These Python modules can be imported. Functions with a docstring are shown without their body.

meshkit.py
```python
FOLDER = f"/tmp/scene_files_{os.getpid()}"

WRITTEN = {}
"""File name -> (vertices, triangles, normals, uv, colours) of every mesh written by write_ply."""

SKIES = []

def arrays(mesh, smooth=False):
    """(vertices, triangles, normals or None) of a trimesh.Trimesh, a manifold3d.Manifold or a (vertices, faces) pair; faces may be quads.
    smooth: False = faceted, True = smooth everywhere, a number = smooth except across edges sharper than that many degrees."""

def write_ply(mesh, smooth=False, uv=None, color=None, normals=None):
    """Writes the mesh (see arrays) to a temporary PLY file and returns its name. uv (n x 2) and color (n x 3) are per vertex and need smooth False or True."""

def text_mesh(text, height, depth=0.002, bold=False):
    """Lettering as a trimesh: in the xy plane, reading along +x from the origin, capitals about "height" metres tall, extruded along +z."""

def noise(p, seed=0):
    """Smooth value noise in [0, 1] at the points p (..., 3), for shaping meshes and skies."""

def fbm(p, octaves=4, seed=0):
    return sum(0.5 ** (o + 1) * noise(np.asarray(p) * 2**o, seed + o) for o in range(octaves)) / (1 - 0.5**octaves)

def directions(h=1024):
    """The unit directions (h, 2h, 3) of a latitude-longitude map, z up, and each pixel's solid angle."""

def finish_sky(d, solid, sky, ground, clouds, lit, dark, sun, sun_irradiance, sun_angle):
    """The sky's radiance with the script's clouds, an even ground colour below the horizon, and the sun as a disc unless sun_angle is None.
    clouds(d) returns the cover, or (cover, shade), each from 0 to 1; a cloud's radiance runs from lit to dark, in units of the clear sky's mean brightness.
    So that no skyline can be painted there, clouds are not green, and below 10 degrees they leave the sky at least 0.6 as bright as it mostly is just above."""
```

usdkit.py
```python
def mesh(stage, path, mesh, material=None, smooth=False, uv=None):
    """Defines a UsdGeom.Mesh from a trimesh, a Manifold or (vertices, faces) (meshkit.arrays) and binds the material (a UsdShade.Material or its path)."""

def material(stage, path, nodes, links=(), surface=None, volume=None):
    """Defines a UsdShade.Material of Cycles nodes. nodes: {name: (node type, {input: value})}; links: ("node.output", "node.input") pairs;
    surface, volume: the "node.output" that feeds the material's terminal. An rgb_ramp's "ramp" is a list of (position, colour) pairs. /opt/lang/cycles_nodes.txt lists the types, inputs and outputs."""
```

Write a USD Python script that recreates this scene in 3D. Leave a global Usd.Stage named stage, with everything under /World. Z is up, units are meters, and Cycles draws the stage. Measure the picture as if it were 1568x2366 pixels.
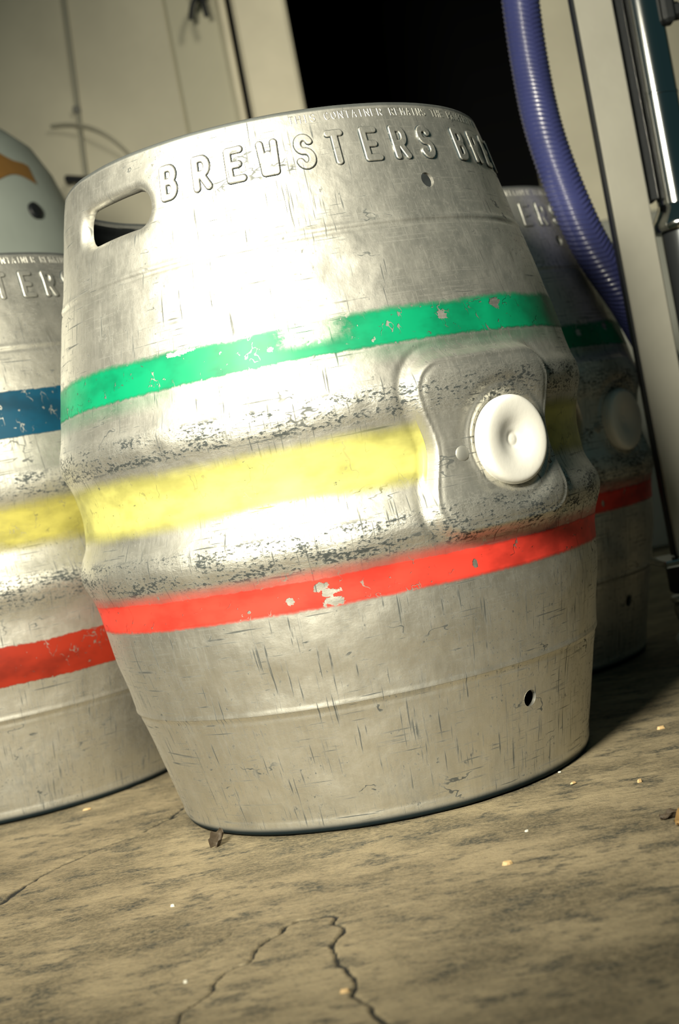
import math, random
import numpy as np
import trimesh
import usdkit, meshkit
from pxr import Usd, UsdGeom, UsdLux, UsdShade, Gf, Sdf, Vt

stage = Usd.Stage.CreateInMemory()
UsdGeom.SetStageUpAxis(stage, 'Z')
UsdGeom.SetStageMetersPerUnit(stage, 1.0)
UsdGeom.Xform.Define(stage, '/World')
UsdGeom.Scope.Define(stage, '/World/Looks')

# ---------------------------------------------------------------- camera
IMG_W, F_PX = 1568.0, 3150.0
ROLL, PITCH, YAW = 0.190, -0.0254, 0.0016
cam = UsdGeom.Camera.Define(stage, '/World/camera')
cam.CreateHorizontalApertureAttr(36.0)
cam.CreateFocalLengthAttr(36.0 * F_PX / IMG_W)
cam.CreateFStopAttr(13.0)
cam.CreateFocusDistanceAttr(0.845)
cam.CreateClippingRangeAttr(Gf.Vec2f(0.02, 60.0))
cam.CreateExposureAttr(0.0)
def camera_matrix():
    cp, sp, cy, sy = math.cos(PITCH), math.sin(PITCH), math.cos(YAW), math.sin(YAW)
    def w(v):
        x, y, z = v
        y, z = y * cp - z * sp, y * sp + z * cp
        return np.array([x * cy + y * sy, -x * sy + y * cy, z])
    c, s = math.cos(ROLL), math.sin(ROLL)
    right = w((c, 0, -s)); up = w((s, 0, c)); back = -w((0, 1, 0))
    m = Gf.Matrix4d(1.0)
    for i, a in enumerate((right, up, back, np.array([0.0, -0.9986, 0.2197]))):
        for j in range(3):
            m[i, j] = float(a[j])
    return m
cam.AddTransformOp().Set(camera_matrix())

# ---------------------------------------------------------------- light
def look_at(eye, target):
    m = Gf.Matrix4d(1.0)
    m.SetLookAt(Gf.Vec3d(*eye), Gf.Vec3d(*target), Gf.Vec3d(0, 0, 1))
    return m.GetInverse()
KEY_AT, KEY_TO = (-0.37, -1.01, 0.68), (0.03, 0.25, 0.27)
key = UsdLux.SphereLight.Define(stage, '/World/work_lamp_light')
key.CreateRadiusAttr(0.14)
key.CreateIntensityAttr(192.0)
key.CreateColorAttr(Gf.Vec3f(1.0, 0.94, 0.75))
key.AddTransformOp().Set(look_at(KEY_AT, KEY_TO))
sh = UsdLux.ShapingAPI.Apply(key.GetPrim())
sh.CreateShapingConeAngleAttr(37.0)
sh.CreateShapingConeSoftnessAttr(1.0)
wall_fill = UsdLux.SphereLight.Define(stage, '/World/wall_fill_light')  # unseen fill light, added to brighten the back wall and jamb
wall_fill.CreateRadiusAttr(0.10)
wall_fill.CreateIntensityAttr(42.0)
wall_fill.CreateColorAttr(Gf.Vec3f(1.0, 0.94, 0.75))
wall_fill.AddTransformOp().Set(look_at((0.55, 0.15, 1.55), (0.16, 1.30, 0.80)))
sh2 = UsdLux.ShapingAPI.Apply(wall_fill.GetPrim())
sh2.CreateShapingConeAngleAttr(34.0)
sh2.CreateShapingConeSoftnessAttr(1.0)
dome = UsdLux.DomeLight.Define(stage, '/World/ambient_light')
dome.CreateIntensityAttr(0.010)
dome.CreateColorAttr(Gf.Vec3f(0.38, 0.90, 0.95))

# ---------------------------------------------------------------- helpers
used = {}
def numbered(path):
    n = used.get(path, 0); used[path] = n + 1
    return path if n == 0 else f'{path}_{n:03d}'
def obj(name, mesh, mat, parent=None, smooth=30, uv=None, label=None):
    base = (str(parent.GetPath()) if parent else '/World') + '/' + name
    p = numbered(base)
    m = usdkit.mesh(stage, p, mesh, mat, smooth=smooth, uv=uv).GetPrim()
    if label: m.SetCustomDataByKey('label', label)
    return m
def tag(o, label, cat=None, group=None, kind=None):
    o.SetCustomDataByKey('label', label)
    if cat: o.SetCustomDataByKey('category', cat)
    if group: o.SetCustomDataByKey('group', group)
    if kind: o.SetCustomDataByKey('kind', kind)
    return o
def thing(name, label, cat, loc=(0, 0, 0), rotz=0, group=None):
    x = UsdGeom.Xform.Define(stage, numbered('/World/' + name))
    x.AddTranslateOp().Set(Gf.Vec3d(*loc))
    x.AddRotateZOp().Set(float(rotz))
    return tag(x.GetPrim(), label, cat, group)
def struct(name, mesh, mat, label, parent=None, smooth=30, uv=None):
    o = obj(name, mesh, mat, parent, smooth, uv)
    if parent is None:
        tag(o, label, None, None, 'structure')
    return o

def bevel_box(x0, x1, y0, y1, z0, z1, b=0.002):
    import manifold3d as m3
    b = min(b, (x1 - x0) / 2.01, (y1 - y0) / 2.01, (z1 - z0) / 2.01)
    pts = []
    for sx, x in ((1, x0), (-1, x1)):
        for sy, y in ((1, y0), (-1, y1)):
            for sz, z in ((1, z0), (-1, z1)):
                pts += [(x, y + sy * b, z + sz * b), (x + sx * b, y, z + sz * b), (x + sx * b, y + sy * b, z)]
    return trimesh.convex.convex_hull(np.array(pts))
def lathe(profile, n=48):
    """closed or open profile of (r, z) about the z axis"""
    p = np.array(profile, float)
    th = np.linspace(0, 2 * np.pi, n, endpoint=False)
    v = np.stack([p[:, None, 0] * np.cos(th), p[:, None, 0] * np.sin(th), np.repeat(p[:, 1:2], n, 1)], -1).reshape(-1, 3)
    i, j = np.meshgrid(np.arange(len(p) - 1), np.arange(n), indexing='ij')
    q = np.stack([i * n + j, i * n + (j + 1) % n, (i + 1) * n + (j + 1) % n, (i + 1) * n + j], -1).reshape(-1, 4)
    f = np.vstack([q[:, [0, 1, 2]], q[:, [0, 2, 3]]])
    m = trimesh.Trimesh(v, f, process=False); m.merge_vertices(); m.update_faces(m.nondegenerate_faces())
    return m
def tube(points, r, n=24, cap=True):
    p = np.asarray(points, float); r = np.broadcast_to(r, (len(p),))
    t = np.gradient(p, axis=0); t /= np.linalg.norm(t, axis=1, keepdims=True)
    a = np.zeros_like(t); up = np.array([0, 1.0, 0]) if abs(t[0, 1]) < .9 else np.array([1.0, 0, 0])
    a[0] = np.cross(t[0], up); a[0] /= np.linalg.norm(a[0])
    for k in range(1, len(p)):
        a[k] = a[k - 1] - t[k] * (a[k - 1] @ t[k]); a[k] /= np.linalg.norm(a[k])
    b = np.cross(t, a)
    g = np.arange(n) * 2 * np.pi / n
    v = p[:, None] + r[:, None, None] * (np.cos(g)[None, :, None] * a[:, None] + np.sin(g)[None, :, None] * b[:, None])
    i, j = np.meshgrid(np.arange(len(p) - 1), np.arange(n), indexing='ij')
    q = np.stack([i * n + j, i * n + (j + 1) % n, (i + 1) * n + (j + 1) % n, (i + 1) * n + j], -1).reshape(-1, 4)
    f = [q[:, [0, 1, 2]], q[:, [0, 2, 3]]]
    v = v.reshape(-1, 3)
    if cap:
        m0, m1 = len(v), len(v) + 1
        v = np.vstack([v, p[:1], p[-1:]])
        k = np.arange(n)
        f += [np.stack([np.full(n, m0), (k + 1) % n, k], 1), np.stack([np.full(n, m1), (len(p) - 1) * n + k, (len(p) - 1) * n + (k + 1) % n], 1)]
    return trimesh.Trimesh(v, np.vstack(f), process=False)
def spline(pts, n):
    from scipy.interpolate import CubicSpline
    p = np.array(pts, float)
    s = np.concatenate([[0], np.cumsum(np.linalg.norm(np.diff(p, axis=0), axis=1))])
    return CubicSpline(s, p)(np.linspace(0, s[-1], n))
def sstep(a, b, x):
    t = np.clip((x - a) / (b - a), 0, 1)
    return t * t * (3 - 2 * t)

# ---------------------------------------------------------------- materials
class Graph:
    def __init__(s): s.nodes, s.links, s.k = {}, [], 0
    def add(s, kind, out, **inputs):
        s.k += 1; name = f'n{s.k}'; vals = {}
        for k, v in inputs.items():
            if isinstance(v, str) and '.' in v: s.links.append((v, f'{name}.{k}'))
            else: vals[k] = v
        s.nodes[name] = (kind, vals)
        return f'{name}.{out}'
    def m(s, op, a, b=0.0, c=0.0): return s.add('math', 'value', math_type=op, value1=a, value2=b, value3=c)
    def mul(s, a, b): return s.m('multiply', a, b)
    def sub(s, a, b): return s.m('subtract', a, b)
    def plus(s, a, b): return s.m('add', a, b)
    def mx(s, a, b): return s.m('maximum', a, b)
    def mn(s, a, b): return s.m('minimum', a, b)
    def step(s, v, a, b, lo=0.0, hi=1.0): return s.add('map_range', 'result', range_type='smoothstep', value=v, from_min=a, from_max=b, to_min=lo, to_max=hi, clamp=True)
    def noise(s, vec, scale=1.0, detail=3.0, rough=0.55, dist=0.0): return s.add('noise_texture', 'fac', vector=vec, scale=scale, detail=detail, roughness=rough, distortion=dist)
    def scaled(s, vec, sc, loc=(0, 0, 0), rot=(0, 0, 0)): return s.add('mapping', 'vector', vector=vec, scale=sc, location=loc, rotation=rot)
    def mix(s, fac, a, b, mode='mix'): return s.add('mix_color', 'result', blend_type=mode, fac=fac, a=a, b=b)
    def line(s, v, w, soft=1.6):   # 1 where |v - 0.5| < w
        return s.step(s.m('absolute', s.sub(v, 0.5)), w, w * soft, 1.0, 0.0)
    def make(s, name, surface): return usdkit.material(stage, '/World/Looks/' + name, s.nodes, s.links, surface=surface)

def plain(name, color, rough=0.5, metallic=0.0, bump=0.0, bscale=200.0, vary=0.0, coat=0.0):
    g = Graph()
    pos = g.add('texture_coordinate', 'object')
    col = color
    if vary:
        n = g.noise(pos, bscale * .12, 5)
        col = g.mix(g.step(n, .35, .7), color, tuple(c * (1 - vary) for c in color))
    ins = dict(base_color=col, roughness=rough, metallic=metallic, coat_weight=coat)
    if bump:
        ins['normal'] = g.add('bump', 'normal', height=g.noise(pos, bscale, 4), strength=bump, distance=0.002)
    return g.make(name, g.add('principled_bsdf', 'BSDF', **ins))

def steel_material(name):
    """scuffed cask steel; uv is (arc length, height) in metres"""
    g = Graph()
    uv = g.add('uvmap', 'UV', attribute='st')
    xyz = uv
    z = g.add('separate_xyz', 'y', vector=uv)
    # dark worn grime on the two rolling hoops
    hoop = g.mx(g.line(g.plus(g.mul(g.sub(z, .2585), 1.0), .5), .007, 2.2), g.line(g.plus(g.sub(z, .1795), .5), .009, 2.0))
    speck = g.noise(g.scaled(uv, (330, 560, 1)), 1, 5, .68)
    patch = g.noise(g.scaled(uv, (38, 90, 1)), 1, 3, .6)
    hoopdirt = g.mul(hoop, g.step(g.plus(g.mul(speck, .62), g.mul(patch, .38)), .485, .57))
    # hairline scratches: streaks drawn out in several directions, broken into short pieces
    def hair(sc, seed, rot, lo, hi, blo, bhi):
        v = g.scaled(uv, sc, (seed, seed * .7, 0), (0, 0, rot))
        l = g.step(g.noise(v, 1, 2, .5), lo, hi)
        return g.mul(l, g.step(g.noise(g.scaled(uv, (22, 24, 1), (seed * 2, seed, 0)), 1, 4, .6), blo, bhi))
    h1 = hair((560, 26, 1), 3.1, .05, .585, .70, .40, .56)
    h2 = hair((40, 760, 1), 7.7, -.06, .60, .72, .44, .58)
    h3 = hair((640, 34, 1), 12.4, .55, .60, .72, .47, .58)
    h4 = hair((700, 30, 1), 22.0, -.42, .61, .73, .47, .58)
    h5 = hair((16, 520, 1), 31.0, .03, .59, .71, .43, .58)
    crackv = g.scaled(uv, (15, 34, 1), (4.4, 1.1, 0))
    h6 = g.mul(g.line(g.noise(crackv, 1, 4, .65, .2), .0050, 2.2), g.step(g.noise(g.scaled(uv, (26, 30, 1), (6, 6, 0)), 1, 3, .6), .56, .64))
    scr = g.mx(g.mx(g.mx(h1, h2), g.mx(h3, h4)), g.mx(h5, h6))
    # dabs and chips
    dab = g.step(g.noise(g.scaled(uv, (190, 130, 1), (5, 2, 0)), 1, 5, .66), .595, .72)
    dab2 = g.step(g.noise(g.scaled(uv, (420, 330, 1), (1, 9, 0)), 1, 3, .6), .57, .70)
    area = g.step(g.noise(g.scaled(uv, (16, 12, 1), (8, 4, 0)), 1, 2, .5), .42, .62)
    dabs = g.mx(dab, g.mul(dab2, area))
    # soot film patches
    film = g.mul(g.step(g.noise(g.scaled(uv, (9, 14, 1), (2.5, 6, 0)), 1, 5, .62), .52, .72), g.step(g.noise(g.scaled(uv, (300, 60, 1)), 1, 4, .6), .35, .62))
    dirt_shade = g.mx(g.mx(g.mul(hoopdirt, .9), g.mul(scr, .80)), g.mx(g.mul(dabs, .75), g.mul(film, .48)))
    foot = g.step(z, .0025, .0075, 1.0, 0.0)  # contact shadow at the floor, painted into the foot of the steel
    foot = g.mx(foot, g.mul(g.step(z, .4440, .4462), .85))  # dark reflection along the rolled rim, painted into the colour
    edge = g.mul(g.step(g.add('attribute', 'fac', attribute='edge'), .1, .8), g.step(g.noise(g.scaled(uv, (120, 120, 1), (3, 3, 0)), 1, 3, .6), .25, .50, .45, 1.0))
    dirt_shade = g.mx(g.mx(dirt_shade, foot), g.mul(edge, .97))
    # brushed sheet tone
    tone = g.noise(g.scaled(uv, (400, 18, 1)), 1, 3, .6)
    base = g.mix(tone, (.78, .765, .70), (.62, .61, .56))
    col = g.mix(dirt_shade, base, (.024, .038, .046))
    rough = g.plus(g.mul(g.noise(g.scaled(uv, (60, 60, 1)), 1, 4, .6), .22), .38)
    rough = g.plus(rough, g.mul(dirt_shade, .25))
    met = g.sub(.93, g.mul(dirt_shade, .35))
    h = g.mul(g.noise(g.scaled(uv, (180, 180, 1)), 1, 5, .6), .5)
    h = g.plus(h, g.mul(g.noise(g.scaled(uv, (45, 45, 1)), 1, 2, .5), 1.1))
    h = g.plus(h, g.mul(g.mul(hoop, speck), 1.1))
    nrm = g.add('bump', 'normal', height=h, strength=.35, distance=.0012)
    return g.make(name, g.add('principled_bsdf', 'BSDF', base_color=col, metallic=met, roughness=rough, normal=nrm, specular_ior_level=g.sub(.5, g.mul(dirt_shade, .45))))

def paint_material(name, color, z0, z1, soft0, soft1, ragged=0.0, chips=0.5, thin=0.0, gap=None, haze=None, spots=()):
    """sprayed band: opaque between heights z0..z1 with soft edges, chipped, over the bare steel below"""
    g = Graph()
    uv = g.add('uvmap', 'UV', attribute='st')
    sep = g.add('separate_xyz', 'y', vector=uv)
    u = g.add('separate_xyz', 'x', vector=uv)
    wob = g.mul(g.sub(g.noise(g.scaled(uv, (14, 14, 1), (z0 * 90, 0, 0)), 1, 3, .6), .5), .006 + ragged * .012)
    fine = g.mul(g.sub(g.noise(g.scaled(uv, (220, 220, 1), (z0 * 50, 0, 0)), 1, 4, .65), .5), .002 + ragged * .006)
    zz = g.plus(sep, g.plus(g.mul(wob, .35), fine))
    lo = g.step(zz, z0 - soft0, z0 + soft0 * .6)
    zz2 = g.plus(sep, g.plus(wob, fine))
    hi = g.step(zz2, z1 - soft1 * .6, z1 + soft1, 1.0, 0.0)
    a = g.mul(lo, hi)
    if gap:   # patch worn thin in the upper half: (u centre, half width)
        du = g.m('absolute', g.sub(u, gap[0]))
        worn = g.mul(g.step(g.plus(du, g.mul(fine, 6.0)), gap[1] * .45, gap[1], 1.0, 0.0), g.step(zz2, z0 + .002, z0 + .012))
        a = g.mul(a, g.sub(1.0, g.mul(worn, .66)))
    if haze:  # thin overspray in another band of heights
        hz = g.mul(g.step(sep, haze[0], haze[1]), g.step(sep, haze[1], haze[2], 1.0, 0.0))
        a = g.mx(a, g.mul(hz, haze[3]))
    chip = g.mx(g.step(g.noise(g.scaled(uv, (170, 150, 1), (4, z0 * 30, 0)), 1, 4, .62), .655, .69),
                g.mul(g.line(g.noise(g.scaled(uv, (60, 40, 1), (z0 * 20, 3, 0)), 1, 3, .6, .3), .006), g.step(g.noise(g.scaled(uv, (50, 50, 1), (9, 1, 0)), 1, 2, .5), .53, .6)))
    big = g.step(g.noise(g.scaled(uv, (34, 60, 1), (z0 * 77, 3, 0)), 1, 5, .6), .70, .715)
    a = g.mul(a, g.sub(1.0, g.mul(g.mx(chip, big), chips)))
    for su, sz, ru, rz in spots:
        k = g.m('sqrt', g.plus(g.m('power', g.mul(g.sub(u, su), 1 / ru), 2.0), g.m('power', g.mul(g.sub(sep, sz), 1 / rz), 2.0)))
        k = g.plus(k, g.mul(g.sub(g.noise(g.scaled(uv, (190, 190, 1), (su * 50, sz, 0)), 1, 4, .65), .5), 2.6))
        a = g.mul(a, g.step(k, .80, .92))
    if thin:
        a = g.mul(a, g.step(g.noise(g.scaled(uv, (22, 50, 1), (1, 1, 0)), 1, 4, .6), .2, .6, 1.0 - thin, 1.0))
    mark = g.mul(g.step(g.noise(g.scaled(uv, (120, 160, 1), (11, 3, 0)), 1, 4, .65), .665, .71), .8)
    tone = g.noise(g.scaled(uv, (26, 40, 1), (0, z0 * 9, 0)), 1, 4, .55)
    col = g.mix(g.step(tone, .40, .68), color, tuple(c * .62 for c in color))
    col = g.mix(mark, col, (.05, .06, .05))
    p = g.add('principled_bsdf', 'BSDF', base_color=col, roughness=.5, specular_ior_level=.35, metallic=0.0)
    t = g.add('transparent_bsdf', 'BSDF', color=(1, 1, 1))
    return g.make(name, g.add('mix_closure', 'closure', fac=a, closure1=t, closure2=p))

STEEL = steel_material('cask_steel')
SHADED_STEEL = plain('shaded_inner_steel', (.035, .042, .045), .6, .3, .1, 120, .4)  # near-black colour puts the shade inside the chimes into the steel
GREEN = paint_material('green_paint', (.0, .26, .118), .2930, .3130, .0018, .0035, .35, .9, 0, (.006, .026), (.2790, .2900, .2935, .16), [(-.0745, .3125, .010, .0022), (-.020, .302, .003, .002), (.085, .306, .004, .004), (.128, .310, .006, .004)])
YELLOW = paint_material('yellow_paint', (.56, .54, .16), .2110, .2395, .0080, .0075, .05, .35, .08)
RED = paint_material('red_paint', (.86, .060, .040), .1450, .1615, .0022, .0018, .05, .9, 0, None, (.160, .1625, .1710, .38), [(-.0168, .1570, .0050, .0035), (-.0125, .1525, .0055, .0030), (-.0115, .1470, .0070, .0035), (-.036, .1515, .0030, .0030), (-.062, .149, .0012, .0012), (.075, .1515, .002, .003)])
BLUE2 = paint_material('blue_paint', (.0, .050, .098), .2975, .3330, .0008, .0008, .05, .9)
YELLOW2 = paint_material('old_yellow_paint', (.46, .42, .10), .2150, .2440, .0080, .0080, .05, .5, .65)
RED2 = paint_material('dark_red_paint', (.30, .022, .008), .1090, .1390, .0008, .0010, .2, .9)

# ---------------------------------------------------------------- setting
# floor: a sheet of worn concrete, finely meshed where it is seen close, its cracks real grooves
CRACKS = [
    ([(-.120, -.440), (-.112, -.412), (-.105, -.388), (-.097, -.368), (-.085, -.350), (-.078, -.334), (-.070, -.320), (-.059, -.303), (-.048, -.300), (-.040, -.308), (-.037, -.325), (-.042, -.351), (-.039, -.370), (-.037, -.385), (-.031, -.409), (-.025, -.437), (-.017, -.457), (-.008, -.49)], .0007, .0020),
    ([(-.108, -.330), (-.104, -.318), (-.098, -.308), (-.094, -.300)], .0006, .001),
    ([(-.300, -.20), (-.251, -.157), (-.243, -.121), (-.225, -.084), (-.199, -.058), (-.180, -.043), (-.162, -.014), (-.15, .03)], .0013, .0018),
]
def floor_mesh():
    def axis(a, b, c0, c1, d0, d1):
        mid = np.concatenate([np.arange(c0, d0, .0026), np.arange(d0, d1, .0011), np.arange(d1, c1, .0026)])
        left = c0 - np.cumsum(np.geomspace(.004, 1.3, 26)); right = mid[-1] + np.cumsum(np.geomspace(.004, 1.3, 26))
        return np.unique(np.clip(np.concatenate([left[::-1], mid, right]), a, b))
    xs = axis(-3.0, 3.0, -.34, .27, -.128, .004); ys = axis(-2.4, 1.30, -.52, .12, -.485, -.282)
    X, Y = np.meshgrid(xs, ys)
    P = np.stack([X, Y, np.zeros_like(X)], -1)
    near = (np.abs(X) < .6) & (np.abs(Y) < .8)
    jit = np.stack([(meshkit.fbm(P * 60, 3, 5) - .5) * .010, (meshkit.fbm(P * 60, 3, 9) - .5) * .010], -1)
    d = np.full(X.shape, 9.0); groove = np.zeros_like(X)
    for pts, w, depth in CRACKS:
        pts = np.array(pts)
        for a, b in zip(pts[:-1], pts[1:]):
            q = np.stack([X, Y], -1) + jit - a
            t = np.clip((q @ (b - a)) / ((b - a) @ (b - a)), 0, 1)
            dd = np.linalg.norm(q - t[..., None] * (b - a), axis=-1)
            ww = w * (.55 + .9 * meshkit.noise(P * 45, 3))
            groove = np.maximum(groove, depth * (1 - sstep(ww * .4, ww * 1.9, dd)))
    Z = -groove + near * ((meshkit.fbm(P * 14, 4, 2) - .5) * .0016 + (meshkit.fbm(P * 90, 3, 4) - .5) * .0007)
    Z = Z - .0006
    v = np.stack([X, Y, Z], -1).reshape(-1, 3); n = len(xs)
    i, j = np.meshgrid(np.arange(len(ys) - 1), np.arange(n - 1), indexing='ij')
    f = np.stack([i * n + j, i * n + j + 1, (i + 1) * n + j + 1, (i + 1) * n + j], -1).reshape(-1, 4)
    return (v, f), groove.reshape(-1)
g = Graph()
pos = g.add('texture_coordinate', 'object')
crk = g.step(g.add('attribute', 'fac', attribute='crack'), .0002, .0016)
big = g.noise(g.scaled(pos, (9, 15, 9)), 1, 6, .66)
med = g.noise(g.scaled(pos, (30, 52, 30), (3, 1, 0)), 1, 6, .68)
sml = g.noise(g.scaled(pos, (110, 200, 110), (1, 5, 0)), 1, 5, .68)
fin = g.noise(g.scaled(pos, (420, 420, 420)), 1, 4, .7)
c = g.mix(g.step(big, .36, .64), (.115, .10, .068), (.33, .275, .18))
c = g.mix(g.mul(g.step(med, .50, .64), .9), c, (.045, .050, .046))
c = g.mix(g.mul(g.step(sml, .52, .70), .55), c, (.040, .043, .040))
c = g.mix(g.mul(g.step(sml, .48, .32), .35), c, (.40, .33, .21))
c = g.mix(g.mul(g.step(fin, .40, .62), .35), c, (.42, .34, .21))
c = g.mix(g.mul(g.step(fin, .60, .75), .5), c, (.028, .032, .032))
c = g.mix(crk, c, (.02, .022, .022))
hgt = g.plus(g.plus(g.mul(fin, .6), g.mul(med, 1.2)), g.mul(sml, 1.0))
nr = g.add('bump', 'normal', height=hgt, strength=.5, distance=.002)
CONCRETE = g.make('worn_concrete', g.add('principled_bsdf', 'BSDF', base_color=c, roughness=.72, specular_ior_level=.3, normal=nr))
fm, crack = floor_mesh()
fl = struct('floor', fm, CONCRETE, 'worn brown concrete floor with a hooked crack in front of the cask', smooth=True)
UsdGeom.PrimvarsAPI(UsdGeom.Mesh(fl)).CreatePrimvar('crack', Sdf.ValueTypeNames.FloatArray, 'vertex').Set(Vt.FloatArray.FromNumpy(crack.astype(np.float32)))

WY = 1.30   # the back wall's face
WALL = plain('cream_wall_paint', (.66, .62, .48), .6, 0, .12, 60, .12)
PANEL = plain('cream_door_paint', (.60, .57, .43), .5, 0, .05, 60, .08)
JAMB = plain('pale_timber_paint', (.90, .83, .64), .55, 0, .15, 40, .16)
GREYPAINT = plain('grey_plinth_paint', (.34, .35, .31), .6, 0, .1, 60, .2)
BLACK = plain('black_rubber', (.012, .014, .016), .5, 0, .1, 200)
DARK_SHADE = plain('dark_shade_paint', (.02, .022, .025), .9)  # near-black colour carries the darkness of the back room and door gap
wall_l = struct('wall_left', bevel_box(-3.0, -.125, WY, WY + .12, -.01, 2.6, .003), WALL, 'cream wall to the left of the dark doorway')
wall_r = struct('wall_right', trimesh.util.concatenate([bevel_box(.461, 3.0, WY, WY + .12, .0, 2.6, .003), bevel_box(-.125, .461, WY, WY + .12, 1.95, 2.6, .003)]), WALL, 'cream wall to the right of the dark doorway, behind the steel post')
struct('trim_1', bevel_box(.461, 3.0, WY - .03, WY, 0, .556, .006), GREYPAINT, 'grey plinth along the foot of the cream wall behind the hose')
# door leaf folded back against the wall, left of its jamb
dr = UsdGeom.Xform.Define(stage, '/World/door_1').GetPrim()
tag(dr, 'cream door leaf edge with dark latch beside the pale jamb', None, None, 'structure')
obj('door_leaf', bevel_box(-.1255, -.024, WY - .003, WY + .03, .01, 1.95, .005), PANEL, dr)
obj('door_bead', bevel_box(-.036, -.0235, WY - .018, WY + .02, .01, 1.95, .003), JAMB, dr)
lt = obj('latch', trimesh.util.concatenate([
    bevel_box(-.070, -.050, WY - .030, WY - .012, 1.035, 1.075, .003),
    tube(spline([(-.055, WY - .03, 1.06), (-.058, WY - .045, 1.03), (-.056, WY - .045, 1.000)], 12), .0045, 10),
    tube(spline([(-.060, WY - .03, 1.045), (-.073, WY - .045, 1.028), (-.083, WY - .045, 1.000)], 12), .0045, 10)]), BLACK, dr, label='dark metal latch hook')
jm = struct('trim_2', trimesh.util.concatenate([bevel_box(-.014, .0745, WY - .035, WY + .12, 0, 1.95, .006)]), JAMB, 'pale painted timber jamb on the left of the dark doorway')
struct('gap_shade_3', bevel_box(-.0245, -.013, WY + .02, WY + .05, 0, 1.95, .001), DARK_SHADE, 'dark strip painting in the shade of the gap between the door leaf and its jamb')  # solid near-black strip put in for the shade within the gap
# the unlit room behind the doorway: real walls, near-black to paint in its darkness, no lamp
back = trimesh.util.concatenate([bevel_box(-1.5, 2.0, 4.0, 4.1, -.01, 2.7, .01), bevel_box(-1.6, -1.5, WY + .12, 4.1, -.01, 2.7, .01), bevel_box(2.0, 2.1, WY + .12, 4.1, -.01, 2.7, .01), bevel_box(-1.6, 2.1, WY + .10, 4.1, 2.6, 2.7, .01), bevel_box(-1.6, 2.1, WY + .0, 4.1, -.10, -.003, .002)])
struct('wall_back', back, DARK_SHADE, 'walls of the unlit room beyond the black doorway')

# cable, stub and stick on the left wall
tag(obj('wall_cable', tube(spline([(-.262, WY - .006, 1.45), (-.274, WY - .006, 1.25), (-.285, WY - .006, 1.087), (-.298, WY - .006, .90), (-.305, WY - .006, .80), (-.31, WY - .006, .55), (-.31, WY - .006, .3)], 40), .0034, 10), plain('grey_cable', (.36, .35, .28), .6), smooth=True), 'thin grey cable running down the cream wall at left', 'cable')
tag(obj('pipe_clip', trimesh.util.concatenate([bevel_box(-.306, -.294, WY - .012, WY, .897, .909, .002)]), plain('grey_clip', (.2, .2, .18), .5)), 'tiny grey clip holding the thin cable to the wall', 'clip')
tag(obj('bent_wire', tube(spline([(-.347, WY - .012, .883), (-.32, WY - .016, .880), (-.285, WY - .020, .868), (-.255, WY - .02, .846), (-.232, WY - .012, .818), (-.215, WY - .004, .79)], 30), .0030, 10), plain('tan_wire', (.40, .38, .30), .6), smooth=True), 'bent thin wire arching across the cable on the cream wall', 'wire')
tag(obj('wall_peg', tube([(-.336, WY, .789), (-.334, WY - .03, .788), (-.300, WY - .036, .778)], .0062, 12), BLACK), 'short black peg on the wall just above the cask rim at left', 'peg')

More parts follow.
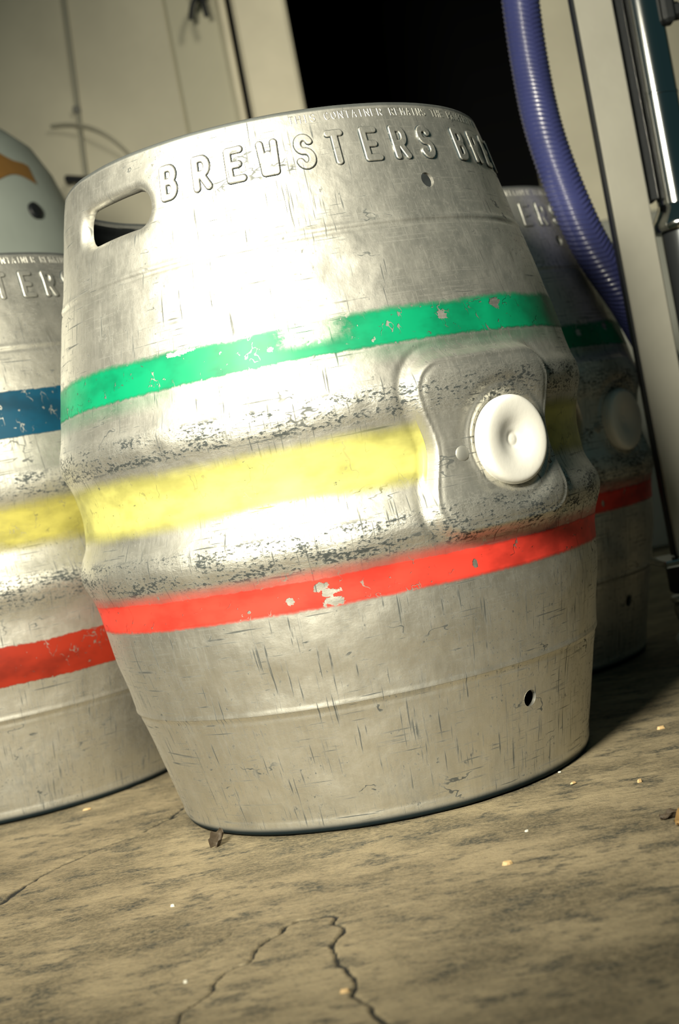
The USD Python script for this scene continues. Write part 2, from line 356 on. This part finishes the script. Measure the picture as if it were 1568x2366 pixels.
# ---------------------------------------------------------------- the cask
PZ = np.array([(0, .1475), (.012, .1507), (.0348, .1562), (.055, .1611), (.0735, .1657), (.0835, .1690), (.10, .1722), (.12, .1768), (.131, .1785), (.145, .1799), (.156, .1811), (.164, .1832), (.172, .1866), (.1775, .1888), (.1830, .1898), (.188, .1893), (.195, .1866), (.2035, .1829), (.212, .1814), (.2225, .1810), (.2395, .1834), (.2475, .1857), (.2545, .1884), (.261, .1896), (.2675, .1890), (.275, .1867), (.285, .1844), (.295, .1826), (.319, .1780), (.350, .1716), (.367, .1676), (.378, .1648), (.394, .1613), (.407, .1585), (.4237, .1553), (.436, .1526), (.446, .1500), (.46, .1466)])
from scipy.interpolate import PchipInterpolator
PROF = PchipInterpolator(*PZ.T)
SLOTS = (math.radians(-43.5), math.radians(136.5))
SLOT_Z, SLOT_W, SLOT_H, SLOT_R, LIP = .4105, .0345, .0118, .0112, .0080
BUNG_T, BUNG_Z = math.radians(37.0), .2225
HOLE_TOP = (math.radians(36.6), .3942, .0050)
HOLE_LOW = (math.radians(37.8), .0572, .0054)
RZ = .446

def wrap(t): return (t + np.pi) % (2 * np.pi) - np.pi
def rbox(x, y, hx, hy, r):
    qx, qy = np.abs(x) - hx + r, np.abs(y) - hy + r
    return np.hypot(np.maximum(qx, 0), np.maximum(qy, 0)) + np.minimum(np.maximum(qx, qy), 0) - r
def slot_d(t, z):
    return np.minimum.reduce([rbox(wrap(t - s) * .158, z - SLOT_Z, SLOT_W, SLOT_H, SLOT_R) for s in SLOTS])
def hole_d(t, z, h): return np.hypot(wrap(t - h[0]) * float(PROF(h[1])), z - h[1]) - h[2]
def boss_sdf(t, z):
    u = wrap(t - math.radians(34.0)) * .188
    zc = z - .2253
    hw = .0585 - .0085 * np.exp(-(zc / .022) ** 2)
    return rbox(u * .0585 / hw, zc, .0585, .0585, .026)
def boss_mask(t, z): return 1 - sstep(-.0085, .0010, boss_sdf(t, z))
def surf(t, z):
    """outer radius of the pressed shell at azimuth t (0 faces -y) and height z"""
    t, z = np.broadcast_arrays(np.asarray(t, float), np.asarray(z, float))
    r = PROF(z)
    d = boss_sdf(t, z)
    u = wrap(t - math.radians(34.0)) * .188
    flat = .1858 + .42 * (PROF(z) - .1845) + .0054 + .0016 * np.cos(np.clip(u / .07, -1.5, 1.5))
    flat = flat - .0020 * sstep(.05, .062, np.abs(z - .2253))
    m = np.clip((.0004 - d) / .0066, 0, 1); m = .55 * m + .45 * m * m * (3 - 2 * m)
    r2 = r * (1 - m) + np.maximum(flat, r + .0028) * m
    r2 = r2 - .0009 * np.exp(-((d - .0042) / .0024) ** 2)
    r2 = r2 - .0005 * np.exp(-((d + .0085) / .0016) ** 2)
    # socket round the bung
    k = np.hypot(wrap(t - BUNG_T) * .19, z - BUNG_Z)
    sock = 1 - sstep(.031, .044, k)
    r2 = r2 * (1 - sock) + (.1905) * sock
    r2 = r2 + .0012 * np.exp(-((k - .0335) / .0020) ** 2) - .0026 * (1 - sstep(.0285, .0315, k))
    # weld seams
    r2 = r2 + .0007 * np.exp(-((z - .0832) / .0016) ** 2) - .0005 * np.exp(-((z - .0795) / .0012) ** 2)
    r2 = r2 + .0005 * np.exp(-((z - .3700) / .0014) ** 2) - .0007 * np.exp(-((z - .3667) / .0011) ** 2)
    # old dents
    P = np.stack([np.sin(t) * .18, np.cos(t) * .18, z], -1)
    r2 = r2 + (meshkit.fbm(P * 26, 3, 11) - .5) * .0016 * (1 - m) + (meshkit.fbm(P * 60, 2, 21) - .5) * .0003
    dent = [(-20, .100, .012, .0012), (8, .345, .010, .0009), (-45, .340, .012, .0008), (27, .12, .011, .0010), (-3, .1835, .008, .0010), (-33, .256, .008, .0010), (9, .258, .007, .0009), (-15, .045, .012, .0008)]
    for a, zc, w, dp in dent:
        r2 = r2 - dp * np.exp(-((wrap(t - math.radians(a)) * .18) ** 2 + (z - zc) ** 2) / w ** 2)
    if np.ndim(t):
        sd = slot_d(t, z)
        e = np.clip(sd, 0, LIP)
        r2 = r2 - np.where(sd < LIP, LIP - np.sqrt(np.maximum(LIP ** 2 - (LIP - e) ** 2, 0)), 0)
    return r2

def columns():
    fine = np.radians(np.arange(-76, 76, .38)); rest = np.radians(np.arange(76, 284, 1.0))
    return np.concatenate([fine, rest])
def ring_grid(ts, zs, radius, cut=None, closed=True):
    """(vertices, quads, uv): a shell over all ts x zs; cut(t, z) < 0 is removed with its edge drawn onto the contour"""
    T, Z = np.meshgrid(ts, zs)
    T, Z = T.copy(), Z.copy()
    keep = None
    n = len(ts)
    rows, cols = np.meshgrid(np.arange(len(zs) - 1), np.arange(n if closed else n - 1), indexing='ij')
    q = np.stack([rows * n + cols, rows * n + (cols + 1) % n, (rows + 1) * n + (cols + 1) % n, (rows + 1) * n + cols], -1).reshape(-1, 4)
    if cut is not None:
        d = cut(T, Z).ravel()
        q = q[(d[q] > 0).any(1)]
        mv = np.zeros(len(d), bool); mv[q.ravel()] = True; mv &= d < 0
        idx = np.nonzero(mv)[0]
        tt, zz = T.ravel().copy(), Z.ravel().copy(); e = 1e-5
        for _ in range(4):
            d0 = cut(tt[idx], zz[idx]); gu = (cut(tt[idx] + e / .158, zz[idx]) - d0) / e; gz = (cut(tt[idx], zz[idx] + e) - d0) / e
            L = np.maximum(gu ** 2 + gz ** 2, .2)
            tt[idx] -= d0 * gu / L / .158; zz[idx] -= d0 * gz / L
        T, Z = tt.reshape(T.shape), zz.reshape(Z.shape)
    Rr = radius(T, Z)
    v = np.stack([Rr * np.sin(T), -Rr * np.cos(T), Z], -1).reshape(-1, 3)
    uv = np.stack([T * .17, Z], -1).reshape(-1, 2)
    return v, q, uv
EDGE = {}
def tris(v, q, uv=None):
    f = np.vstack([q[:, [0, 1, 2]], q[:, [0, 2, 3]]])
    use = np.unique(f); mp = np.full(len(v), -1); mp[use] = np.arange(len(use))
    return trimesh.Trimesh(v[use], mp[f], process=False), (uv[use] if uv is not None else None)
def join(parts):
    return trimesh.util.concatenate([p[0] for p in parts]), np.vstack([p[1] for p in parts])

# -- lettering as strokes in a unit box (x 0..1, y 0..1)
def arc(cx, cy, rx, ry, a0, a1, n=10):
    a = np.radians(np.linspace(a0, a1, n)); return [(cx + rx * math.cos(k), cy + ry * math.sin(k)) for k in a]
GL = {
    'B': [[(0, 0), (0, 1), (.55, 1)] + arc(.55, .76, .45, .24, 90, -90) + [(0, .52)], [(.55, .52)] + arc(.55, .26, .45, .26, 90, -90) + [(0, 0)]],
    'R': [[(0, 0), (0, 1), (.55, 1)] + arc(.55, .73, .45, .27, 90, -90) + [(0, .46)], [(.45, .46), (1, 0)]],
    'E': [[(1, 1), (0, 1), (0, 0), (1, 0)], [(0, .5), (.78, .5)]],
    'W': [[(0, 1), (.12, 0), (.88, 0), (1, 1)], [(.5, 0), (.5, .62)]],
    'S': [arc(.5, .76, .5, .24, 20, 270, 14) + arc(.5, .26, .5, .26, 90, -160, 14)],
    'T': [[(0, 1), (1, 1)], [(.5, 1), (.5, 0)]],
    'Y': [[(0, 1), (.5, .5), (1, 1)], [(.5, .5), (.5, 0)]],
    'H': [[(0, 0), (0, 1)], [(1, 0), (1, 1)], [(0, .5), (1, .5)]],
    'I': [[(.5, 0), (.5, 1)]],
    'C': [arc(.5, .5, .5, .5, 45, 315, 16)],
    'O': [arc(.5, .5, .5, .5, 0, 360, 20)],
    'N': [[(0, 0), (0, 1), (1, 0), (1, 1)]],
    'A': [[(0, 0), (.5, 1), (1, 0)], [(.2, .38), (.8, .38)]],
    'M': [[(0, 0), (0, 1), (.5, .4), (1, 1), (1, 0)]],
    'P': [[(0, 0), (0, 1), (.55, 1)] + arc(.55, .73, .45, .27, 90, -90) + [(0, .46)]],
    'F': [[(1, 1), (0, 1), (0, 0)], [(0, .52), (.75, .52)]],
}
def stroke_dist(ch, w, h, X, Y):
    d = np.full(X.shape, 9.0)
    for line in GL[ch]:
        p = np.array(line, float) * (w, h)
        for a, b in zip(p[:-1], p[1:]):
            ab = b - a; L = ab @ ab + 1e-18
            t = np.clip(((X - a[0]) * ab[0] + (Y - a[1]) * ab[1]) / L, 0, 1)
            d = np.minimum(d, np.hypot(X - a[0] - t * ab[0], Y - a[1] - t * ab[1]))
    return d
def letter_patch(ch, t0, z0, w, h, flat, slope, rise, step):
    """a pressed-up letter whose skeleton box has its lower centre at azimuth t0, height z0"""
    R0 = float(PROF(z0 + h / 2)); m = flat + slope + .0004
    xs = np.arange(-m, w + m + step, step); ys = np.arange(-m, h + m + step, step)
    X, Y = np.meshgrid(xs, ys)
    d = stroke_dist(ch, w, h, X, Y)
    T = t0 + (X - w / 2) / R0; Z = z0 + Y
    hgt = rise * (1 - sstep(flat, flat + slope, d)) - .00012
    # sheet drawn slightly in beside the raised edge
    r = surf(T, Z) + hgt
    v = np.stack([r * np.sin(T), -r * np.cos(T), Z], -1).reshape(-1, 3)
    n = len(xs)
    i, j = np.meshgrid(np.arange(len(ys) - 1), np.arange(n - 1), indexing='ij')
    q = np.stack([i * n + j, i * n + j + 1, (i + 1) * n + j + 1, (i + 1) * n + j], -1).reshape(-1, 4)
    q = q[(d.ravel()[q] < flat + slope).any(1)]
    use = np.unique(q); e = np.exp(-((d - flat - slope * .75) / (slope * .45)) ** 2).ravel()[use]
    return (*tris(v, q, np.stack([T * .17, Z], -1).reshape(-1, 2)), e)
NAME = [('B', -24.4), ('R', -15.9), ('E', -7.9), ('W', -.1), ('S', 8.2), ('T', 15.6), ('E', 24.1), ('R', 32.0), ('S', 40.0), ('B', 52.9), ('R', 60.9), ('E', 68.9), ('W', 76.7), ('E', 84.5), ('R', 92.3), ('Y', 100.0)]
NOTICE = 'THIS CONTAINER REMAINS THE PROPERTY OF'

CACHE = {}
def cask_meshes():
    ts = columns()
    out = {}
    # body between the two weld seams
    zs = np.concatenate([np.arange(.0828, .3685, .00125), [.3685]])
    out['body'] = tris(*ring_grid(ts, zs, surf))
    # bottom chime, with its drain hole, a foot roll and an inside face
    foot = lambda T, Z: np.where(Z < .010, surf(T, np.maximum(Z, .010)) - .0042 * (1 - np.sqrt(np.clip(1 - ((.010 - Z) / .010) ** 2, 0, 1))), surf(T, Z)) - .0001
    cut = lambda t, z: hole_d(t, z, HOLE_LOW)
    zs = np.concatenate([np.linspace(0, .010, 12), np.arange(.0112, .0835, .0013)])
    a = tris(*ring_grid(ts, zs, foot, cut))
    inner = lambda T, Z: PROF(np.maximum(Z, .010)) - .0030 - .004 * (Z < .006)
    b = tris(*ring_grid(ts, np.concatenate([[0, .006], np.arange(.008, .08, .0025)]), inner, lambda t, z: hole_d(t, z, HOLE_LOW) - .004))
    # hole wall
    hw_ = []
    ang = np.linspace(0, 2 * np.pi, 40, endpoint=False)
    for (ht, hz, hr), tt in ((HOLE_LOW, .0030), (HOLE_TOP, .0026)):
        T = ht + hr * np.cos(ang) / float(PROF(hz)); Z = hz + hr * np.sin(ang)
        r0 = surf(T, Z); vv = []
        for rr in (r0, r0 - tt):
            vv.append(np.stack([rr * np.sin(T), -rr * np.cos(T), Z], -1))
        v = np.vstack(vv); k = np.arange(40)
        q = np.stack([k, (k + 1) % 40, 40 + (k + 1) % 40, 40 + k], 1)
        hw_.append(tris(v, q, np.tile(np.stack([T * .17, Z], -1), (2, 1))))
    out['base_collar'] = join([a, b, hw_[0]])
    # top chime: outer face, rolled rim, inner face, two hand holes
    def cut2(t, z): return np.minimum(slot_d(t, z), hole_d(t, z, HOLE_TOP))
    zs = np.concatenate([np.arange(.3675, .4445, .0011), [.4445]])
    a = tris(*ring_grid(ts, zs, surf, cut2))
    rim = [(0, .4445)] + [(-.0022 + .0022 * math.cos(k), .4455 + .0026 * math.sin(k)) for k in np.linspace(0, np.pi, 10)] + [(-.0044, .4440), (-.0046, .4430)]
    rv, T = [], ts
    for dr, z in rim:
        r = surf(T, np.full_like(T, min(z, .4455))) + dr
        rv.append(np.stack([r * np.sin(T), -r * np.cos(T), np.full_like(T, z)], -1))
    n = len(ts); v = np.vstack(rv)
    i, j = np.meshgrid(np.arange(len(rim) - 1), np.arange(n), indexing='ij')
    q = np.stack([i * n + j, i * n + (j + 1) % n, (i + 1) * n + (j + 1) % n, (i + 1) * n + j], -1).reshape(-1, 4)
    rimm = tris(v, q, np.concatenate([np.stack([T * .17, np.full_like(T, z)], -1) for _, z in rim]))
    cut3 = lambda t, z: np.minimum(slot_d(t, z) - .003, hole_d(t, z, HOLE_TOP))
    inn = tris(*ring_grid(ts, np.arange(.372, .4435, .0013), lambda T, Z: PROF(Z) - .0027 - .0018 * sstep(.436, .443, Z), cut3))
    out['top_collar'] = join([a, rimm, hw_[1]])
    out['collar_lining'] = inn
    return out
def paint_patch(z0, z1, skip):
    ts = columns(); zs = np.arange(z0, z1, .0015)
    v, q, uv = ring_grid(ts, zs, lambda T, Z: surf(T, Z) + .00028, (lambda t, z: boss_sdf(t, z) + .0012) if skip else None)
    return tris(v, q, uv)
BUNG_MAT = plain('white_plastic', (.90, .89, .84), .38, 0, .04, 300, .03)
BUNG_MAT2 = BUNG_MAT
def bung_mesh():
    pr = [(0, .0035), (.0018, .0035), (.0030, .0033), (.0040, .0032), (.0050, .0036), (.0085, .0048), (.0135, .0066), (.0190, .0078), (.0228, .0080), (.0258, .0075), (.0274, .0062), (.0280, .0042), (.0278, .0010), (.0272, -.004)]
    fine = spline([(r, 0, h) for r, h in pr], 60)[:, [0, 2]]; fine[0, 0] = 0
    m = lathe(fine[::-1], 72)
    # rotate its axis (z) to the outward normal at the bung
    n = np.array([math.sin(BUNG_T), -math.cos(BUNG_T), -.02]); n /= np.linalg.norm(n)
    M = trimesh.geometry.align_vectors([0, 0, 1], n)
    r = .1882
    M[:3, 3] = [r * math.sin(BUNG_T), -r * math.cos(BUNG_T), BUNG_Z]
    m.apply_transform(M); return m
def weld_mesh():
    m = trimesh.creation.icosphere(3, .0050); m.apply_scale([1, 1, .32])
    t, z = math.radians(25.1), .2195
    n = np.array([math.sin(t), -math.cos(t), 0]); M = trimesh.geometry.align_vectors([0, 0, 1], n)
    r = float(surf(np.array([t]), np.array([z]))[0]) - .0004
    M[:3, 3] = [r * math.sin(t), -r * math.cos(t), z]; m.apply_transform(M); return m
def cask(label, loc, rotz, bands):
    root = thing('beer_cask', label, 'beer cask', loc, rotz, None)
    if not CACHE:
        CACHE.update(cask_meshes())
        L = []
        for half in (0, 180):
            for ch, deg in NAME:
                if half and deg > 70: continue
                if not half and deg > 80: continue
                L.append(letter_patch(ch, math.radians(deg + half), .4108, .0078 if ch != 'W' else .0088, .0185, .0018, .0009, .0016, .00034))
        CACHE['letters'] = L
        CACHE['notice'] = []
        for half in (0, 180):
            small = []
            for k, ch in enumerate(NOTICE):
                if ch != ' ':
                    small.append(letter_patch(ch, math.radians(6.6 + half + 1.74 * k), .4388, .0027, .0048, .00016, .00034, .0004, .00024))
            CACHE['notice'].append(join([p[:2] for p in small]))
        CACHE['bung'] = bung_mesh(); CACHE['weld'] = weld_mesh()
    for nm in ('body', 'base_collar', 'top_collar'):
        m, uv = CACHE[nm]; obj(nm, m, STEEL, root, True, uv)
    m, uv = CACHE['collar_lining']; obj('collar_lining', m, SHADED_STEEL, root, True, uv)
    obj('cask_end', lathe([(0, .392), (.03, .391), (.08, .386), (.12, .378), (.150, .370), (.1635, .3705)], 96), SHADED_STEEL, root, True)
    obj('cask_base', lathe([(0, .055), (.08, .060), (.13, .070), (.160, .0815)][::-1], 64), SHADED_STEEL, root, True)
    for m, uv, e in CACHE['letters']:
        o = obj('raised_letter', m, STEEL, root, True, uv)
        UsdGeom.PrimvarsAPI(UsdGeom.Mesh(o)).CreatePrimvar('edge', Sdf.ValueTypeNames.FloatArray, 'vertex').Set(Vt.FloatArray.FromNumpy(e.astype(np.float32)))
    for m, uv in CACHE['notice']: obj('rim_lettering', m, STEEL, root, True, uv, 'thin raised notice lettering under the rim')
    for mat, z0, z1, skip, lab in bands:
        m, uv = paint_patch(z0, z1, skip); obj('paint_band', m, mat, root, True, uv, lab)
    obj('bung', CACHE['bung'], BUNG_MAT, root, 40, None, 'round white dished plastic bung')
    obj('weld_spot', CACHE['weld'], STEEL, root, True, np.zeros((len(CACHE['weld'].vertices), 2)) + (.3, .3))
    return root
c0 = cask('battered steel cask in front with green, yellow and red bands and a white bung', (0, 0, 0), 0,
          [(GREEN, .2785, .3230, False, 'green painted band'), (YELLOW, .2000, .2520, True, 'yellow painted band'), (RED, .1400, .1720, False, 'red painted band')])
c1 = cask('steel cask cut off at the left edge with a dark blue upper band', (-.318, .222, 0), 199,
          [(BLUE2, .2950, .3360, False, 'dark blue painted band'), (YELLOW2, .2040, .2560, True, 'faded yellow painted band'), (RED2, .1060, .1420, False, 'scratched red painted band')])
x = UsdGeom.Xform.Define(stage, numbered('/World/beer_cask'))
x.GetPrim().GetReferences().AddInternalReference('/World/beer_cask')
x.GetPrim().SetInstanceable(True)
x.ClearXformOpOrder()
x.AddTranslateOp().Set(Gf.Vec3d(.127, .362, 0)); x.AddRotateZOp().Set(11.2)
tag(x.GetPrim(), 'shaded steel cask behind the front one, its white bung beside the steel post', 'beer cask')

# ---------------------------------------------------------------- white drum at left
DRUM = plain('grey_white_plastic', (.40, .45, .41), .55, 0, .06, 80, .12)
dx, dy, dz = -.466, .72, 0.0
d = thing('plastic_drum', 'white plastic drum with rounded shoulder behind the cask at left', 'drum', (dx, dy, dz))
obj('drum_body', lathe([(0, 0), (.20, 0), (.218, .01), (.221, .03), (.221, .52), (.219, .560), (.208, .615), (.194, .660), (.176, .695), (.152, .718), (.120, .731), (.06, .737), (0, .737)], 96), DRUM, d, True)
def shell_patch(t0, t1, z0f, z1f, prof, off, n=40, mz=12):
    zz = np.array(prof)
    T = np.linspace(t0, t1, n); V = []
    for k in range(mz):
        f = k / (mz - 1)
        z = z0f(T) * (1 - f) + z1f(T) * f
        r = np.interp(z, zz[:, 1], zz[:, 0]) + off
        V.append(np.stack([r * np.sin(T), -r * np.cos(T), z], -1))
    V = np.vstack(V); i, j = np.meshgrid(np.arange(mz - 1), np.arange(n - 1), indexing='ij')
    q = np.stack([i * n + j, i * n + j + 1, (i + 1) * n + j + 1, (i + 1) * n + j], -1).reshape(-1, 4)
    return tris(V, q)[0]
dprof = [(.221, .52), (.219, .560), (.208, .615), (.194, .660), (.176, .695), (.152, .718), (.12, .731)]
lab_lo = lambda T: .634 + .006 * np.sin(T * 14) ; lab_hi = lambda T: .706 - .075 * np.clip((T - .45), 0, 1) + .003 * np.sin(T * 23)
obj('drum_label', shell_patch(-.4, 1.17, lab_lo, lab_hi, dprof, .0012), plain('brown_label', (.26, .135, .035), .6, 0, .1, 60, .5), d, True, None, 'orange brown torn label')
bt = math.radians(60)
bm = lathe([(0, .0035), (.008, .0035), (.0105, .002), (.011, -.006)][::-1], 24)
M = trimesh.geometry.align_vectors([0, 0, 1], [math.sin(bt), -math.cos(bt), .2]); M[:3, 3] = [.213 * math.sin(bt), -.213 * math.cos(bt), .594]; bm.apply_transform(M)
obj('drum_plug', bm, BLACK, d, True, None, 'small black plug')

# ---------------------------------------------------------------- steel frame leg with its levelling foot
POST = plain('satin_steel_post', (.36, .35, .30), .5, .3, .05, 90, .10)
CHROME = plain('polished_steel', (.74, .75, .74), .12, 1.0)
px0, px1, py0, py1 = .2905, .3235, .214, .230
pc, qc = (px0 + px1) / 2, (py0 + py1) / 2
fr = thing('frame_leg', 'square satin steel post in front of the hose with a levelling foot', 'post', (pc, qc, 0))
obj('post', bevel_box(px0 - pc, px1 - pc, py0 - qc, py1 - qc, .0925, 1.15, .0012), POST, fr)
obj('dark_side_strip', bevel_box(px0 - pc - .0022, px0 - pc, -.006, .008, .0935, 1.15, .0006), BLACK, fr, 30, None, 'added black strip standing for the dark side of the post')  # strip added to give the post its dark left side
obj('added_backing_strip', bevel_box(px1 - pc, px1 - pc + .0115, .002, .026, .410, 1.15, .0006), BLACK, fr, 30, None, 'added black strip behind the post that darkens the pipe reflection')  # added so the left of the pipe mirrors something black
obj('foot_plate', bevel_box(-.034, .018, -.03, .03, .0865, .0925, .0012), CHROME, fr)
obj('foot_sleeve', lathe([(0, .0600), (.024, .0600), (.0265, .0625), (.0265, .084), (.024, .0866), (0, .0866)], 40), BLACK, fr, True)
obj('washer', lathe([(0, .0520), (.026, .0520), (.027, .0535), (.027, .0555), (.026, .057), (0, .057)], 40), CHROME, fr, 30)
obj('stem', lathe([(.010, .0600), (.010, .057), (.024, .051), (.0262, .046), (.0250, .040), (.022, .030), (.020, .024)], 40), POST, fr, True)
obj('foot_ball', lathe([(0, .026), (.020, .0255), (.027, .023), (.0295, .0185), (.0285, .0135), (.025, .0115), (0, .0115)], 40), BUNG_MAT, fr, True, None, 'white rounded foot cap')
obj('foot_pad', lathe([(0, 0), (.026, 0), (.0275, .003), (.024, .0118), (0, .0118)], 40), plain('grey_rubber', (.16, .18, .18), .6), fr, True)

# polished pipe beside it
cx, cy = .354, .236
pp = thing('steel_pipe', 'upright polished steel pipe at the right edge beside the square post', 'pipe', (cx, cy, 0))
obj('pipe', lathe([(0, .404), (.0178, .404), (.0178, 1.15), (0, 1.15)], 64), CHROME, pp, 30)
obj('ferrule', lathe([(0, .380), (.0245, .380), (.026, .384), (.026, .388), (.019, .4005), (.0182, .404), (0, .4045)], 64), CHROME, pp, 30)
obj('lower_pipe', lathe([(0, .0), (.0185, .0), (.019, .002), (.019, .378), (.0185, .380), (0, .380)], 64), plain('shaded_pipe', (.05, .055, .06), .35, .6), pp, 30)  # shadow over the lower pipe is put into this dark colour
obj('pipe_mark', lathe([(.0180, .5005), (.0183, .501), (.0183, .503), (.0180, .5035)], 64), CHROME, pp, True)
hx = trimesh.creation.cylinder(radius=.0085, height=.014, sections=6); hx.apply_transform(trimesh.transformations.rotation_matrix(math.pi / 2, [0, 1, 0])); hx.apply_translation([.0235, -.006, .572])
obj('clamp_nut', trimesh.util.concatenate([hx, bevel_box(.014, .026, -.016, .004, .562, .62, .003)]), BLACK, pp, 30, None, 'black hexagon clamp nut')

# ---------------------------------------------------------------- braided hose
HPTS = [(.274, .300, .86), (.268, .297, .74), (.2605, .292, .64), (.2578, .290, .60), (.2555, .284, .55), (.2540, .268, .50), (.2578, .2570, .455), (.2650, .2525, .415), (.2768, .2545, .376), (.2962, .2630, .338), (.314, .2830, .305), (.333, .306, .262), (.345, .318, .200), (.350, .325, .120), (.356, .345, .050), (.375, .40, .0195), (.42, .50, .0185), (.50, .66, .0185), (.62, .85, .0185)]
def hose_mesh():
    R, n, P = .0175, 96, .0046
    line = spline(HPTS, 2600)
    s = np.concatenate([[0], np.cumsum(np.linalg.norm(np.diff(line, axis=0), axis=1))])
    keep = np.arange(0, s[-1], .00046)
    line = np.stack([np.interp(keep, s, line[:, k]) for k in range(3)], 1)
    t = np.gradient(line, axis=0); t /= np.linalg.norm(t, axis=1, keepdims=True)
    a = np.zeros_like(t); a[0] = np.cross(t[0], [0, 1.0, 0]); a[0] /= np.linalg.norm(a[0])
    for k in range(1, len(line)):
        a[k] = a[k - 1] - t[k] * (a[k - 1] @ t[k]); a[k] /= np.linalg.norm(a[k])
    b = np.cross(t, a)
    ph = np.arange(n) * 2 * np.pi / n
    # herringbone: ridges lean one way on each half of the hose
    tri = np.abs(wrap(ph - 1.35)) / np.pi
    wave = np.sin(2 * np.pi * (keep[:, None] / P + 4.2 * tri[None, :]))
    rr = R + .00048 * np.sign(wave) * np.abs(wave) ** .8
    v = line[:, None] + rr[..., None] * (np.cos(ph)[None, :, None] * a[:, None] + np.sin(ph)[None, :, None] * b[:, None])
    i, j = np.meshgrid(np.arange(len(line) - 1), np.arange(n), indexing='ij')
    q = np.stack([i * n + j, i * n + (j + 1) % n, (i + 1) * n + (j + 1) % n, (i + 1) * n + j], -1).reshape(-1, 4)
    return v.reshape(-1, 3), q
tag(obj('braided_hose', hose_mesh(), plain('violet_hose', (.040, .047, .150), .32, 0, 0, 100, .2, .3), smooth=True), 'violet blue braided hose hanging between the casks and the steel post', 'hose')

# ---------------------------------------------------------------- litter on the floor
rng = np.random.default_rng(7)
def flake(w, l, h, seed):
    r = np.random.default_rng(seed)
    pts = []
    for k in range(9):
        a = 2 * np.pi * k / 9
        pts.append((w * math.cos(a) * r.uniform(.75, 1.1), l * math.sin(a) * r.uniform(.75, 1.1), 0))
    pts = np.array(pts); top = pts * .78 + [0, 0, h] + r.normal(0, h * .12, pts.shape)
    return trimesh.convex.convex_hull(np.vstack([pts, top]))
CHIP = plain('pale_wood_chip', (.72, .50, .25), .6, 0, .2, 500, .2)
GRIT = plain('white_grit', (.80, .78, .68), .6)
for (x_, y_, w, l, h, rot, mat, nm, lab, cat) in [
    (.198, -.030, .0036, .0018, .0016, 10, CHIP, 'wood_chip', 'pale wood chip on the floor in the shadow at the right edge', 'wood chip'),
    (.152, -.162, .0020, .0016, .0016, 40, CHIP, 'wood_chip', 'small orange wood chip on the floor to the right of the cask', 'wood chip'),
    (.054, -.276, .0034, .0020, .0016, 20, CHIP, 'wood_chip', 'cream wood chip on the floor right of the hooked crack', 'wood chip'),
    (-.036, -.412, .0024, .0020, .0012, 0, CHIP, 'wood_chip', 'orange chip lying in the crack near the bottom of the photo', 'wood chip'),
    (-.133, -.235, .0014, .0012, .0012, 0, GRIT, 'grit_grain', 'white grain of grit on the floor left of the hooked crack', 'grit'),
    (-.238, .071, .0040, .0020, .0010, 15, CHIP, 'wood_chip', 'pale flat chip on the floor at the foot of the left cask', 'wood chip'),
    (.072, -.222, .0012, .0010, .0009, 0, GRIT, 'grit_grain', 'white grain of grit on the floor right of center under the cask', 'grit'),
    (.112, -.100, .0012, .0008, .0008, 0, GRIT, 'grit_grain', 'white grain of grit close to the right foot of the cask', 'grit'),
    (.115, -.135, .0026, .0010, .0009, 25, CHIP, 'wood_chip', 'thin pale splinter on the floor right of the cask foot', 'wood chip'),
    (-.112, -.362, .0012, .0012, .0010, 0, GRIT, 'grit_grain', 'white grain of grit beside the left arm of the hooked crack', 'grit'),
]:
    o = obj(nm, flake(w, l, h, int(abs(x_) * 9999)), mat, None, 20)
    xf = UsdGeom.Xformable(o); xf.AddTranslateOp().Set(Gf.Vec3d(x_, y_, -.0004)); xf.AddRotateZOp().Set(float(rot))
    tag(o, lab, cat)
def leaf_mesh(l, w, curl, thick=.0005):
    n, m = 22, 9
    S, T = np.meshgrid(np.linspace(0, 1, n), np.linspace(-1, 1, m))
    wid = w * np.sin(np.pi * np.clip(S, .02, .98)) ** .7
    X = l * (S - .5); Y = T * wid
    Z = curl * (np.abs(T) ** 1.6 * np.sin(np.pi * S)) + curl * .9 * (S - .4) ** 2 * 2.2 + .0012 * np.sin(S * 17 + T * 3)
    v = np.stack([X, Y, Z - Z.min()], -1).reshape(-1, 3)
    i, j = np.meshgrid(np.arange(m - 1), np.arange(n - 1), indexing='ij')
    q = np.stack([i * n + j, i * n + j + 1, (i + 1) * n + j + 1, (i + 1) * n + j], -1).reshape(-1, 4)
    k = len(v)
    f = np.vstack([q, (q + k)[:, ::-1]])
    return (np.vstack([v + [0, 0, thick], v]), f)
LEAF = plain('dry_leaf', (.075, .055, .035), .65, 0, .3, 300, .4)
LEAF2 = plain('brown_leaf', (.34, .21, .08), .6, 0, .3, 300, .3)
for loc, rot, mat, args, lab in [((-.1165, -.1160, -.0006), (8, -28, 62), LEAF, (.017, .0045, .006), 'curled dry leaf at the bottom left of the front cask'),
                                 ((.1590, -.2620, -.0006), (10, 0, 25), LEAF2, (.026, .0075, .005), 'brown curled leaf on the floor at the right edge'),
                                 ((.1560, -.2480, -.0006), (0, 0, 8), LEAF, (.026, .0050, .002), 'dark flat leaf on the floor at the right edge, behind a brown one')]:
    o = obj('dry_leaf', leaf_mesh(*args), mat, None, True)
    xf = UsdGeom.Xformable(o); xf.AddTranslateOp().Set(Gf.Vec3d(*loc)); xf.AddRotateXYZOp().Set(Gf.Vec3f(*rot))
    tag(o, lab, 'leaf')
